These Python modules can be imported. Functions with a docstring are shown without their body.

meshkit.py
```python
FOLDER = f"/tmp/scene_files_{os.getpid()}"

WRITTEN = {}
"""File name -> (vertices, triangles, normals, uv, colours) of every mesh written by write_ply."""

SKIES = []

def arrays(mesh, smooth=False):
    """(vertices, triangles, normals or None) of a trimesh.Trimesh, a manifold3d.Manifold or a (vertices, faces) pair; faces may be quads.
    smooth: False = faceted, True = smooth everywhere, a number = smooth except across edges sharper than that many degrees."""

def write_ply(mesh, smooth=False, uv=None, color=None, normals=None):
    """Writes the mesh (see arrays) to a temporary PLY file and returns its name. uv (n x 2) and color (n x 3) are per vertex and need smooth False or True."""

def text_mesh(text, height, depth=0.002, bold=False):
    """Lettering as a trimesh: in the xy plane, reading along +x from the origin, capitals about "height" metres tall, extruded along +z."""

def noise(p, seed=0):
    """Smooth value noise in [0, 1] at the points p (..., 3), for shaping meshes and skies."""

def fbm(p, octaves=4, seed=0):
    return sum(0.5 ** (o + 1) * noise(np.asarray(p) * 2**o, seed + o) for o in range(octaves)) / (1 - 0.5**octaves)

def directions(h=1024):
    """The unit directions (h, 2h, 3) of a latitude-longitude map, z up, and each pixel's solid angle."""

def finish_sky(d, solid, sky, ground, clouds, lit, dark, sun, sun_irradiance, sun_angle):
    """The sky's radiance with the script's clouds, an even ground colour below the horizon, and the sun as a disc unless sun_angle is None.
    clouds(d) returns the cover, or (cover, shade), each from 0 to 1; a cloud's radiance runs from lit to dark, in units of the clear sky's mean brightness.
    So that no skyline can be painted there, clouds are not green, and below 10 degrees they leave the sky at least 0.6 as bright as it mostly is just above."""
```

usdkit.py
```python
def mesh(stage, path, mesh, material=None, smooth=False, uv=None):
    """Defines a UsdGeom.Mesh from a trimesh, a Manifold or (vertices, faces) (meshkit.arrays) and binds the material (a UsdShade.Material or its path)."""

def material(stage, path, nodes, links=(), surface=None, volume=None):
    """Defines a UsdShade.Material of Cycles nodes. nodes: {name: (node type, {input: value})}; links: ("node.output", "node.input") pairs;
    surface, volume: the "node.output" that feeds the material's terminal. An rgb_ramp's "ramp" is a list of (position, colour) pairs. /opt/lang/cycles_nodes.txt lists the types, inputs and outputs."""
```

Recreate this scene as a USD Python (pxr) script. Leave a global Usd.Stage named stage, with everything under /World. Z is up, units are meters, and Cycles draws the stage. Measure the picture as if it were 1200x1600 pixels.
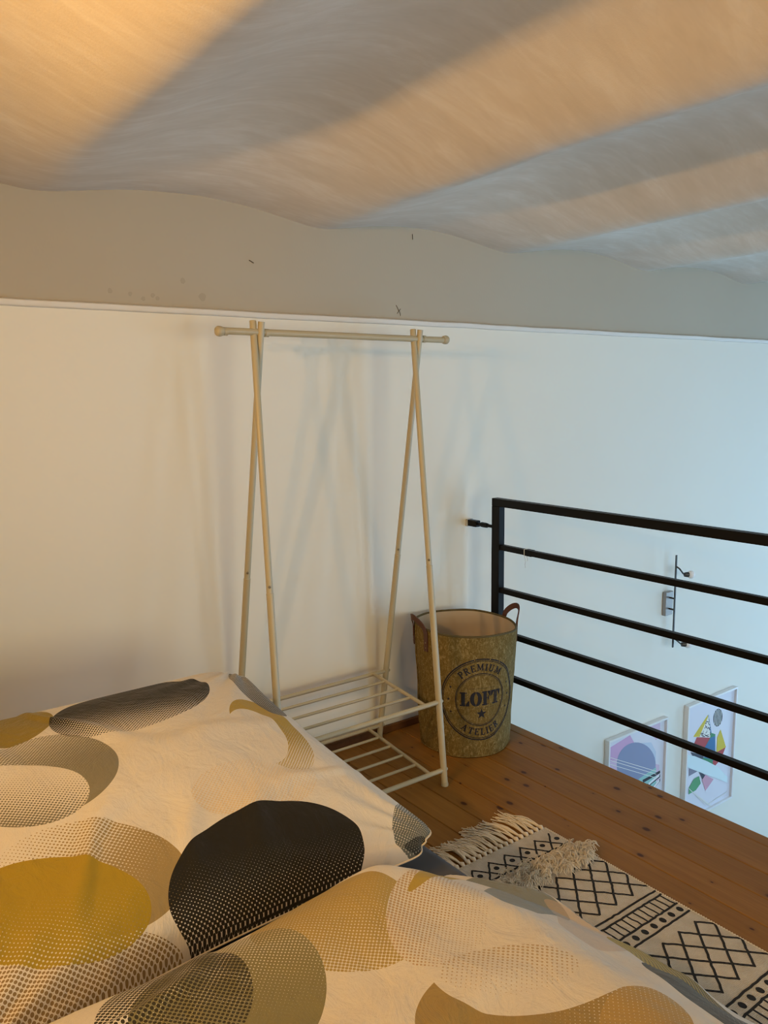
import math, random
import numpy as np
import trimesh, manifold3d, shapely
from shapely.geometry import Polygon, LineString, Point, box as sbox
from shapely.ops import unary_union
from shapely import affinity
import usdkit, meshkit
from pxr import Usd, UsdGeom, UsdLux, UsdShade, Sdf, Gf

stage = Usd.Stage.CreateInMemory()
UsdGeom.SetStageUpAxis(stage, 'Z'); UsdGeom.SetStageMetersPerUnit(stage, 1.0)
UsdGeom.Xform.Define(stage, '/World'); UsdGeom.Scope.Define(stage, '/World/Looks')
rng = np.random.default_rng(7); random.seed(7)
PI = math.pi
def V(*a): return np.array(a, float)

# ------------------------------------------------------------------ camera, sky, lights
# x runs along the long wall, y into it, z up; the loft floor is z = 0
FPX, YAW, PITCH, ROLL, EYE = 1250.0, math.radians(36.275), math.radians(8.365), math.radians(-.741), 1.33
fw = V(math.sin(YAW)*math.cos(PITCH), math.cos(YAW)*math.cos(PITCH), -math.sin(PITCH))
rt = V(math.cos(YAW), -math.sin(YAW), 0); up = np.cross(rt, fw)
rt, up = math.cos(ROLL)*rt + math.sin(ROLL)*up, -math.sin(ROLL)*rt + math.cos(ROLL)*up
cam = UsdGeom.Camera.Define(stage, '/World/camera')
cam.CreateHorizontalApertureAttr(36.0); cam.CreateVerticalApertureAttr(48.0)
cam.CreateFocalLengthAttr(36.0*FPX/1200); cam.CreateClippingRangeAttr((0.05, 1000.0))
cam.AddTransformOp().Set(Gf.Matrix4d(*[float(x) for x in (*rt, 0, *up, 0, *(-fw), 0, 0, 0, EYE, 1)]))
cam.CreateExposureAttr(-0.19)

WALL = 2.44                                     # the long wall's face
WINDOWS = [(3.0, 4.1), (4.6, 5.7), (6.0, 6.9)]  # x ranges in the front wall
WZ0, WZ1, FRONT = -2.0, 1.35, -3.2
SIDE_Y, RIGHT = (0.55, 1.75), 7.2
DAY = (0.47, 0.76, 1.09)
dome = UsdLux.DomeLight.Define(stage, '/World/sky'); dome.CreateIntensityAttr(1.0); dome.CreateColorAttr(Gf.Vec3f(*DAY))
def daylight(name, w, h, pos, rot, inten):
    L = UsdLux.RectLight.Define(stage, '/World/' + name)
    L.CreateWidthAttr(w); L.CreateHeightAttr(h); L.CreateIntensityAttr(inten); L.CreateColorAttr(Gf.Vec3f(*DAY))
    L.AddTranslateOp().Set(pos); L.AddRotateXYZOp().Set(rot)
SKY = 5.0
for i, (a, b) in enumerate(WINDOWS):
    daylight(f'daylight_{i+1}', b-a, WZ1-WZ0, ((a+b)/2, FRONT-.25, (WZ0+WZ1)/2), (90, 0, 0), SKY)
daylight('daylight_4', SIDE_Y[1]-SIDE_Y[0], WZ1-WZ0, (RIGHT+.25, sum(SIDE_Y)/2, (WZ0+WZ1)/2), (90, 0, 90), SKY)
ADDED_WIN, ADDED_WIN_Z = (.1, 2.1), (.35, 1.70)          # added window, unseen behind the camera, made up to give a warm fill
L5 = UsdLux.RectLight.Define(stage, '/World/daylight_5'); L5.CreateWidthAttr(ADDED_WIN[1]-ADDED_WIN[0]); L5.CreateHeightAttr(ADDED_WIN_Z[1]-ADDED_WIN_Z[0])  # warm fill light for the added window, not daylight
L5.CreateIntensityAttr(9.5); L5.CreateColorAttr(Gf.Vec3f(1.0, .68, .21)); L5.AddTranslateOp().Set((sum(ADDED_WIN)/2, FRONT-.25, sum(ADDED_WIN_Z)/2)); L5.AddRotateXYZOp().Set((90, 0, 0))
LAMPS = [(-.74, .81, 1.665), (-.60, 1.24, 1.66)]
WARM, LAMP_POWER = (1.0, .54, .16), 60.0
for i, p in enumerate(LAMPS):
    s = UsdLux.SphereLight.Define(stage, f'/World/bulb_light_{i+1}'); s.CreateRadiusAttr(.016)
    s.AddTranslateOp().Set(p)
    sh_ = UsdLux.ShapingAPI.Apply(s.GetPrim()); sh_.CreateShapingConeAngleAttr(88.0); sh_.CreateShapingConeSoftnessAttr(1.0)
    ax = V(1, -.32, -.10); ax /= np.linalg.norm(ax); s.AddOrientOp().Set(Gf.Quatf(Gf.Rotation(Gf.Vec3d(0, 0, -1), Gf.Vec3d(*map(float, ax))).GetQuat()))
    s.CreateIntensityAttr(LAMP_POWER/(4*PI*PI*.016**2)*1.0); s.CreateColorAttr(Gf.Vec3f(*WARM))

# ------------------------------------------------------------------ helpers
def numbered(parent, name):
    path, k = f'{parent}/{name}', 0
    while stage.GetPrimAtPath(path):
        k += 1; path = f'{parent}/{name}_{k:03d}'
    return path
def ppath(parent): return '/World' if parent is None else (parent if isinstance(parent, str) else str(parent.GetPath()))
def tag(o, label=None, cat=None, group=None, kind=None):
    p = o.GetPrim() if hasattr(o, 'GetPrim') else o
    for k, v in (('label', label), ('category', cat), ('group', group), ('kind', kind)):
        if v: p.SetCustomDataByKey(k, v)
    return p
def thing(name, label=None, cat=None, loc=(0, 0, 0), rotz=0, group=None, kind=None):
    x = UsdGeom.Xform.Define(stage, numbered('/World', name))
    if any(loc): x.AddTranslateOp().Set(tuple(map(float, loc)))
    if rotz: x.AddRotateZOp().Set(float(rotz))
    return tag(x, label, cat, group, kind)
def obj(name, mesh, mat, parent=None, smooth=30, label=None, cat=None, group=None, kind=None, uv=None):
    m = usdkit.mesh(stage, numbered(ppath(parent), name), mesh, mat, smooth=smooth, uv=uv)
    return tag(m, label, cat, group, kind)
def cat_(ms): return trimesh.util.concatenate(ms)
def box(x0, x1, y0, y1, z0, z1, bev=0.0):
    if bev <= 0:
        m = trimesh.creation.box((x1-x0, y1-y0, z1-z0)); m.apply_translation(((x0+x1)/2, (y0+y1)/2, (z0+z1)/2)); return m
    pts = []
    for sx in (0, 1):
        for sy in (0, 1):
            for sz in (0, 1):
                c = V((x0, x1)[sx], (y0, y1)[sy], (z0, z1)[sz]); d = V(1-2*sx, 1-2*sy, 1-2*sz)*bev
                pts += [c+d*(0, 1, 1), c+d*(1, 0, 1), c+d*(1, 1, 0)]
    return trimesh.convex.convex_hull(np.array(pts))
def frames(path):
    path = np.asarray(path, float); t = np.gradient(path, axis=0); t /= np.linalg.norm(t, axis=1)[:, None]
    n = np.zeros_like(path); a = V(0, 0, 1) if abs(t[0][2]) < .9 else V(1, 0, 0)
    n[0] = np.cross(t[0], a); n[0] /= np.linalg.norm(n[0])
    for i in range(1, len(path)):
        v = n[i-1] - t[i]*(n[i-1] @ t[i]); n[i] = v/np.linalg.norm(v)
    return path, t, n, np.cross(t, n)
def tube(path, r, sides=16, caps=True, sx=1.0, sy=1.0):
    path, t, n, b = frames(path); k = len(path); r = np.broadcast_to(np.asarray(r, float), (k,))
    a = np.arange(sides)*2*PI/sides
    ring = path[:, None] + r[:, None, None]*(np.cos(a)[None, :, None]*n[:, None]*sx + np.sin(a)[None, :, None]*b[:, None]*sy)
    v = ring.reshape(-1, 3); f = []
    i, j = np.meshgrid(np.arange(k-1), np.arange(sides), indexing='ij'); j2 = (j+1) % sides
    q = np.stack([i*sides+j, i*sides+j2, (i+1)*sides+j2, (i+1)*sides+j], -1).reshape(-1, 4)
    f = np.vstack([q[:, [0, 1, 2]], q[:, [0, 2, 3]]])
    if caps:
        v = np.vstack([v, path[:1], path[-1:]]); c0 = k*sides; jj = np.arange(sides); j2 = (jj+1) % sides
        f = np.vstack([f, np.stack([np.full(sides, c0), j2, jj], 1), np.stack([np.full(sides, c0+1), (k-1)*sides+jj, (k-1)*sides+j2], 1)])
    return trimesh.Trimesh(v, f, process=False)
def rod(a, b, r, sides=20): return tube([a, b], r, sides)
def lathe(profile, sides=48, axis_to=None, at=(0, 0, 0)):
    m = trimesh.creation.revolve(np.asarray(profile, float), sections=sides)
    if axis_to is not None: m.apply_transform(trimesh.geometry.align_vectors((0, 0, 1), axis_to))
    m.apply_translation(at); return m
def ball(c, r, sub=2, scale=(1, 1, 1)):
    m = trimesh.creation.icosphere(sub, r); m.apply_scale(scale); m.apply_translation(c); return m
def polys(g): return [p for p in getattr(g, 'geoms', [g]) if p.geom_type == 'Polygon' and p.area > 0]
def extrude(g, h): return cat_([trimesh.creation.extrude_polygon(p, h, engine='earcut') for p in polys(g)])
def rail_line(a, b, w, h, bev=.002):            # square bar along y
    return box(a[0]-w/2, a[0]+w/2, min(a[1], b[1]), max(a[1], b[1]), a[2]-h/2, a[2]+h/2, bev)
def grid_faces(nu, nv):
    i, j = np.meshgrid(np.arange(nu-1), np.arange(nv-1), indexing='ij')
    return np.stack([i*nv+j, (i+1)*nv+j, (i+1)*nv+j+1, i*nv+j+1], -1).reshape(-1, 4)
def smoothstep(a, b, x): t = np.clip((x-a)/(b-a), 0, 1); return t*t*(3-2*t)

# ------------------------------------------------------------------ materials
class G:                                         # a small builder of node graphs
    def __init__(s): s.n, s.l = {}, []
    def node(s, kind, **inp):
        k = f'n{len(s.n)}'; vals = {}
        for a, b in inp.items():
            if isinstance(b, str) and '.' in b: s.l.append((b, f'{k}.{a}'))
            else: vals[a] = b
        s.n[k] = (kind, vals); return k
    def m(s, op, a, b=0.0, c=0.0, clamp=False): return s.node('math', math_type=op, value1=a, value2=b, value3=c, use_clamp=clamp) + '.value'
    def mixc(s, fac, a, b, kind='mix'): return s.node('mix', mix_type=kind, fac=fac, color1=a, color2=b) + '.color'
    def noise(s, vec, scale, detail=3, rough=.5, dist=0.): return s.node('noise_texture', vector=vec, scale=scale, detail=detail, roughness=rough, distortion=dist) + '.fac'
    def ramp(s, fac, stops, interpolate=True): return s.node('rgb_ramp', fac=fac, ramp=stops, interpolate=interpolate) + '.color'
    def scaled(s, vec, sc): return s.node('mapping', vector=vec, scale=sc) + '.vector'
    def pos(s): return s.node('geometry') + '.position'
    def objc(s): return s.node('texture_coordinate') + '.object'
    def uvc(s): return s.node('texture_coordinate') + '.UV'
    def bump(s, h, strength=.3, distance=.01): return s.node('bump', height=h, strength=strength, distance=distance) + '.normal'
    def pbr(s, **k): return s.node('principled_bsdf', **k) + '.BSDF'
    def done(s, name, surf): return usdkit.material(stage, '/World/Looks/' + name, s.n, s.l, surface=surf)
def simple(name, color, rough=.5, metal=0., **k):
    g = G(); return g.done(name, g.pbr(base_color=color, roughness=rough, metallic=metal, **k))
def emit(name, color, strength):
    g = G(); return g.done(name, g.node('emission', color=color, strength=strength) + '.emission')

def mat_wall(name, col, var=.06, bump=.06):
    g = G(); p = g.pos(); n = g.noise(p, 2.2, 4, .6); n2 = g.noise(p, 130., 3, .6)
    c = g.mixc(g.m('multiply', n, var*6, clamp=True), col, tuple(x*(1-var) for x in col))
    return g.done(name, g.pbr(base_color=c, roughness=.62, specular_ior_level=.3, normal=g.bump(n2, bump, .002)))
M = {}
M['white_wall'] = mat_wall('white_wall', (.80, .785, .71))
M['grey_plaster'] = mat_wall('grey_plaster', (.46, .415, .335), .10, .12)
M['lower_floor'] = simple('lower_floor_oak', (.45, .36, .26), .5)
M['ledge'] = simple('ledge_white', (.72, .70, .66), .5)
def mat_ceiling():
    g = G(); p = g.pos()
    st = g.noise(g.scaled(p, (2.2, 7., 3.)), 1.5, 7, .60, .5)
    st2 = g.noise(g.scaled(p, (6., 20., 6.)), 2.0, 5, .6, .6)
    f = g.m('multiply_add', st2, .35, g.m('multiply', st, .75))
    c = g.ramp(f, [(.34, (.66, .60, .525)), (.54, (.72, .66, .59)), (.64, (.76, .71, .65)), (.78, (.82, .78, .74))])
    grain = g.noise(p, 260., 3, .65)
    h = g.m('multiply_add', grain, .35, g.m('multiply', st2, .9))
    return g.done('brushed_plaster', g.pbr(base_color=c, roughness=.8, specular_ior_level=.2, normal=g.bump(h, .16, .006)))
M['ceiling'] = mat_ceiling()
def mat_wood(name, a, b, rough=.36, knots=True):
    g = G(); p = g.pos(); rnd = g.node('object_info') + '.random'
    off = g.node('combine_xyz', x=g.m('multiply', rnd, 7.3), y=g.m('multiply', rnd, 31.), z=0.) + '.vector'
    q = g.node('vector_math', math_type='add', vector1=p, vector2=off) + '.vector'
    gr = g.noise(g.scaled(q, (22., 1.3, 22.)), 2.4, 5, .6, .5)
    gr2 = g.noise(g.scaled(q, (90., 3., 90.)), 2., 3, .6)
    c = g.ramp(g.m('multiply_add', gr2, .3, g.m('multiply', gr, .75)), [(.25, a), (.55, tuple((x+y)/2 for x, y in zip(a, b))), (.8, b)])
    tone = g.m('multiply_add', rnd, .22, .89)
    c = g.mixc(1.0, c, g.node('combine_color', r=tone, g=tone, b=tone) + '.color', 'multiply')
    if knots:
        v = g.node('voronoi_texture', vector=g.scaled(q, (1., .62, 0.)), scale=10.0, randomness=1.0, dimensions='2D')
        wob = g.m('multiply_add', g.noise(q, 40., 2), .05, g.m('subtract', v + '.distance', .025))
        r = g.node('separate_color', color=v + '.color') + '.r'
        size = g.m('multiply', g.m('maximum', g.m('subtract', r, .36), 0.), .17)
        k = g.m('subtract', 1., g.m('divide', wob, g.m('add', size, .0005)), clamp=True)
        k = g.m('multiply', g.m('multiply', k, 2.2, clamp=True), g.m('greater_than', r, .40))
        halo = g.m('multiply', g.m('subtract', 1., g.m('divide', wob, g.m('multiply_add', size, 3., .0005)), clamp=True), g.m('greater_than', r, .40))
        c = g.mixc(g.m('multiply', halo, .4), c, (.13, .055, .016))
        c = g.mixc(g.m('multiply', k, .9), c, (.045, .012, .005))
    return g.done(name, g.pbr(base_color=c, roughness=rough, specular_ior_level=.2, normal=g.bump(gr2, .08, .002)))
M['floor'] = mat_wood('oiled_pine', (.225, .100, .017), (.35, .168, .036), .50)
M['skirting'] = mat_wood('skirting_pine', (.12, .05, .018), (.17, .08, .03), .4, False)
M['rack'] = simple('cream_enamel', (.46, .405, .27), .32)
M['rack_cap'] = simple('cream_plastic', (.45, .395, .265), .4)
M['screw'] = simple('screw_brass', (.30, .25, .18), .4, .9)
M['black_metal'] = simple('black_powder_coat', (.004, .004, .0045), .45, 0., specular_ior_level=.18)
M['chrome'] = simple('bright_steel', (.62, .61, .60), .22, 1.)
M['plate_steel'] = simple('brushed_steel', (.36, .33, .31), .38, .8)
M['dark_steel'] = simple('dark_steel', (.09, .085, .08), .35, .9)
M['wire'] = simple('white_wire', (.62, .62, .60), .5)
M['bulb_glass'] = simple('opal_glass', (.86, .86, .86), .2)
M['window_frame'] = simple('window_paint', (.78, .79, .80), .4)
M['dark_sheet'] = simple('slate_sheet', (.075, .082, .10), .85)
M['bed_wood'] = simple('bed_wood', (.18, .13, .09), .5)
M['frame_white'] = simple('picture_frame_white', (.78, .79, .80), .35)
M['frame_side'] = simple('picture_frame_grey', (.20, .20, .21), .45)
def mat_pane():
    g = G(); f = g.node('fresnel', IOR=1.45) + '.fac'
    s = g.node('mix_closure', fac=f, closure1=g.node('transparent_bsdf', color=(.96, .98, .98)) + '.BSDF', closure2=g.node('glossy_bsdf', color=(.9, .9, .9), roughness=.02) + '.BSDF') + '.closure'
    return g.done('window_pane', s)
M['pane'] = mat_pane()

# ------------------------------------------------------------------ the room
LOFT, LOW, LEFT, CEIL = 2.24, -2.6, -.90, 1.903
CREST = [-1.30, -.35, .60, 1.54, 2.45, 3.37, 4.27, 5.19, 6.10, 7.02, 7.95]
def ceil_z(x, y):
    x, y = np.asarray(x, float), np.asarray(y, float)
    k = np.clip(np.searchsorted(CREST, x) - 1, 0, len(CREST)-2); c = np.array(CREST)
    t = (x - c[k])/(c[k+1]-c[k]); s = np.abs(np.sin(PI*t)); e = .22
    shape = (np.sqrt(s*s+e*e)-e)/(np.sqrt(1+e*e)-e)
    amp = .048 + CROWN*smoothstep(0, .75, WALL-y)
    return CEIL + amp*shape
CROWN = .085
nx, ny = 420, 240
gx, gy = np.meshgrid(np.linspace(LEFT-.15, RIGHT+.2, nx), np.linspace(FRONT-.2, WALL+.06, ny), indexing='ij')
gz = ceil_z(gx, gy)
gz += .010*(meshkit.fbm(np.stack([gx*1.6, gy*1.3, 0*gx], -1), 3, 3)-.5) + .004*(meshkit.fbm(np.stack([gx*7, gy*4, 0*gx], -1), 2, 5)-.5)
low = np.stack([gx, gy, gz], -1).reshape(-1, 3); hi = low.copy(); hi[:, 2] = 2.25
q = grid_faces(nx, ny); n0 = len(low)
border = np.concatenate([np.arange(nx)*ny, (nx-1)*ny+np.arange(1, ny), (np.arange(nx-2, -1, -1))*ny+ny-1, np.arange(ny-2, 0, -1)])
b2 = np.roll(border, -1)
obj('ceiling', (np.vstack([low, hi]), np.vstack([q[:, ::-1], q+n0, np.stack([border, b2, b2+n0, border+n0], 1)])), M['ceiling'], smooth=40, kind='structure')

LEDGE = 1.603
wb = thing('wall_back', kind='structure')
obj('lower_wall', box(LEFT-.15, RIGHT+.2, WALL, WALL+.15, LOW-.1, LEDGE), M['white_wall'], wb, False)
obj('upper_band', box(LEFT-.15, RIGHT+.2, WALL+.012, WALL+.16, LEDGE, 2.1), M['grey_plaster'], wb, False, label='unpainted greige plaster band under the vaulted ceiling')
xs = np.linspace(LEFT, RIGHT, 260)
wob = .004*(meshkit.fbm(np.stack([xs*5, 0*xs, 0*xs], -1), 4, 9)-.5) + .003*(meshkit.fbm(np.stack([xs*1.3, 0*xs, 0*xs], -1), 2, 19)-.5)
prof = lambda w: [(WALL+.02, LEDGE+.006+w), (WALL-.003, LEDGE+.005+w), (WALL-.009, LEDGE+w), (WALL-.009, LEDGE-.012+w), (WALL-.004, LEDGE-.017+w), (WALL+.02, LEDGE-.018+w)]
vv = np.array([[(x, a, b) for a, b in prof(w)] for x, w in zip(xs, wob)]); q = grid_faces(len(xs), 6)
obj('trim_1', (vv.reshape(-1, 3), q[:, ::-1]), M['ledge'], None, 50, kind='structure')
cr = [tube([(1.868, WALL+.011, 1.660), (1.885, WALL+.010, 1.633), (1.888, WALL+.011, 1.622)], .0010, 5), tube([(1.889, WALL+.011, 1.648), (1.872, WALL+.0105, 1.630)], .0008, 5),
      tube([(1.262, WALL+.011, 1.772), (1.278, WALL+.0105, 1.764)], .0016, 5), tube([(1.948, WALL+.011, 1.925), (1.949, WALL+.0105, 1.905)], .0014, 5)]
obj('crack', cat_(cr), simple('crack_dark', (.10, .085, .065), .9), wb, False, label='small dark scratches in the plaster')
g_ = G(); M['damp'] = g_.done('damp_spot', g_.pbr(base_color=(.39, .352, .283), roughness=.9))
for (x, z, r) in [(1.093, 1.645, .011), (.93, 1.64, .006), (.945, 1.632, .005), (.90, 1.628, .005), (.86, 1.64, .005), (.80, 1.645, .006), (1.03, 1.69, .007)]:
    a = np.linspace(0, 2*PI, 15)[:-1]; rr = r*(1+.25*rng.standard_normal(14)*.6)
    d = extrude(Polygon(np.stack([rr*np.cos(a), rr*1.1*np.sin(a)], 1)).buffer(.001), .0006); d.apply_transform(trimesh.transformations.rotation_matrix(PI/2, [1, 0, 0])); d.apply_translation((x, WALL+.0121, z))
    obj('damp_spot', d, M['damp'], wb, False)
obj('wall_left', box(LEFT-.15, LEFT, FRONT-.15, WALL+.15, LOW-.1, 2.1), M['white_wall'], None, False, kind='structure')
def holed_wall(x0, x1, z0, z1, holes):
    xsn = sorted({x0, x1, *[h[0] for h in holes], *[h[1] for h in holes]}); ms = []
    for a, b in zip(xsn[:-1], xsn[1:]):
        hs = [h for h in holes if h[0] <= a and h[1] >= b]
        if hs: ms += [(a, b, z0, hs[0][2]), (a, b, hs[0][3], z1)]
        else: ms.append((a, b, z0, z1))
    return ms
ms = holed_wall(LEFT-.15, RIGHT+.15, LOW-.1, 2.1, [(*ADDED_WIN, *ADDED_WIN_Z)] + [(a, b, WZ0, WZ1) for a, b in WINDOWS])
obj('wall_front', cat_([box(a, b, FRONT-.15, FRONT, c, d) for a, b, c, d in ms]), M['white_wall'], None, False, kind='structure')
ms = holed_wall(FRONT, WALL, LOW-.1, 2.1, [(*SIDE_Y, WZ0, WZ1)])
obj('wall_right', cat_([box(RIGHT, RIGHT+.15, a, b, c, d) for a, b, c, d in ms]), M['white_wall'], None, False, kind='structure')
obj('floor_lower', box(LEFT-.15, RIGHT+.15, FRONT-.15, WALL+.15, LOW-.1, LOW), M['lower_floor'], None, False, kind='structure')
def window(n, a, b, along, WZ0=WZ0, WZ1=WZ1):
    t = thing(f'window_{n}', kind='structure')
    def pl(u0, u1, z0, z1, d0, d1):
        return box(u0, u1, FRONT-d1, FRONT-d0, z0, z1, .004) if along == 'x' else box(RIGHT+d0, RIGHT+d1, u0, u1, z0, z1, .004)
    zm = (WZ0+WZ1)/2; um = (a+b)/2
    obj('window_frame', cat_([pl(a, a+.05, WZ0, WZ1, .04, .10), pl(b-.05, b, WZ0, WZ1, .04, .10), pl(a, b, WZ0, WZ0+.05, .04, .10), pl(a, b, WZ1-.05, WZ1, .04, .10), pl(a, b, zm-.03, zm+.03, .045, .095), pl(um-.025, um+.025, WZ0, WZ1, .045, .095)]), M['window_frame'], t)
    obj('pane', pl(a+.02, b-.02, WZ0+.02, WZ1-.02, .068, .074), M['pane'], t, False)
for i, (a, b) in enumerate(WINDOWS): window(i+1, a, b, 'x')
window(4, *SIDE_Y, 'y'); window(5, *ADDED_WIN, 'x', *ADDED_WIN_Z)  # the fifth window is added to carry the warm fill

# loft floor: joists' plate and each board
fl = thing('floor', kind='structure')
obj('floor_plate', box(LEFT, LOFT-.012, FRONT, WALL, -.20, -.028), M['white_wall'], fl, False, label='white underside and edge of the loft')
seams = [2.24, 2.19, 2.057, 1.949, 1.842, 1.735, 1.627] + [1.627-.108*i for i in range(1, 24)]
def board(x0, x1, y0, y1):
    j = .0013; dz = rng.uniform(-.0006, .0004)
    return box(x0+j, x1-j, y0+j, y1-j, -.028, dz, .0018)
for a, b in zip(seams[1:], seams[:-1]):
    a = max(a, LEFT)
    if b - a < .03: continue
    joint = rng.uniform(-2.3, .1)
    for y0, y1 in ((FRONT, joint), (joint, WALL)):
        obj('floor_board', board(a, b, y0, y1), M['floor'], fl, False)
obj('baseboard_back', box(LEFT, 2.20, WALL-.014, WALL, 0.0005, .030, .003), M['skirting'], None, False, kind='structure')

# ------------------------------------------------------------------ bed
bed = thing('bed_base', 'low dark wooden bed base under the slate mattress', 'bed base')
obj('base_panel', box(-.46, 1.06, .02, 1.86, .05, .125, .006), M['bed_wood'], bed)
for x in (-.40, 1.00):
    for y in (.10, 1.78): obj('leg', box(x-.03, x+.03, y-.03, y+.03, 0.0006, .05, .004), M['bed_wood'], bed)
def soft_box(x0, x1, y0, y1, z0, z1, r, n=10):
    sp = [manifold3d.Manifold.sphere(r, 24).translate((x, y, z)) for x in (x0+r, x1-r) for y in (y0+r, y1-r) for z in (z0+r, z1-r)]
    return manifold3d.Manifold.batch_hull(sp)
mt = thing('mattress', 'mattress in a slate grey fitted sheet showing beside the pillow corner', 'mattress')
obj('fitted_sheet', soft_box(-.50, 1.10, -.02, 1.90, .1265, .300, .035), M['dark_sheet'], mt, 40)

# printed cotton: flat print of overlapping pebble shapes and halftone dots, laid out in the cloth's own coordinates (metres)
WHITE = (.62, .585, .52)
def mat_print(name, shapes, base=WHITE):
    g = G(); st = g.uvc(); sep = g.node('separate_xyz', vector=st); u, v = sep + '.x', sep + '.y'
    lattices = {}
    def dots(pitch):
        if pitch not in lattices:
            a = g.m('multiply', g.m('add', u, v), .70711/pitch); b = g.m('multiply', g.m('subtract', u, v), .70711/pitch)
            fa = g.m('subtract', g.m('fraction', a), .5); fb = g.m('subtract', g.m('fraction', b), .5)
            lattices[pitch] = g.m('sqrt', g.m('add', g.m('multiply', fa, fa), g.m('multiply', fb, fb)))
        return lattices[pitch]
    c = base
    for s in shapes:
        (cx, cy), (rx, ry), rot = s['c'], s['r'], s.get('rot', 0.)
        co, si = math.cos(rot), math.sin(rot)
        du, dv = g.m('subtract', u, cx), g.m('subtract', v, cy)
        x = g.m('multiply_add', du, co/rx, g.m('multiply', dv, si/rx)); y = g.m('multiply_add', du, -si/ry, g.m('multiply', dv, co/ry))
        e = s.get('pow', 2.0)
        if e == 2.0: rr = g.m('add', g.m('multiply', x, x), g.m('multiply', y, y))
        else: rr = g.m('add', g.m('power', g.m('absolute', x), e), g.m('power', g.m('absolute', y), e))
        inside = g.m('less_than', rr, 1.0)
        if 'dots' in s:                       # (direction in cloth, coverage at the start, coverage at the end)
            ang, c0, c1 = s['dots'][:3]
            t = g.m('multiply_add', g.m('multiply_add', x, math.cos(ang), g.m('multiply', y, math.sin(ang))), .5, .5)
            cov = g.m('multiply_add', t, c1-c0, c0)
            inside = g.m('multiply', inside, g.m('less_than', dots(s.get('pitch', .0062)), cov))
        fac = g.m('multiply', inside, s['a']) if s.get('a', 1.) < 1 else inside
        c = g.mixc(fac, c, s['col'])
    p = g.objc(); weave = g.noise(p, 900., 2, .5); wr = g.noise(g.scaled(p, (1., 1.4, 1.)), 26., 4, .55, .8); wr2 = g.noise(g.scaled(p, (1.6, 1., 1.)), 7.5, 5, .6, 1.6)
    h = g.m('multiply_add', wr2, 1.6, g.m('multiply_add', wr, .8, g.m('multiply', weave, .05)))
    return g.done(name, g.pbr(base_color=c, roughness=.78, specular_ior_level=.25, sheen_weight=.12, sheen_roughness=.5, normal=g.bump(h, .45, .010)))

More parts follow.
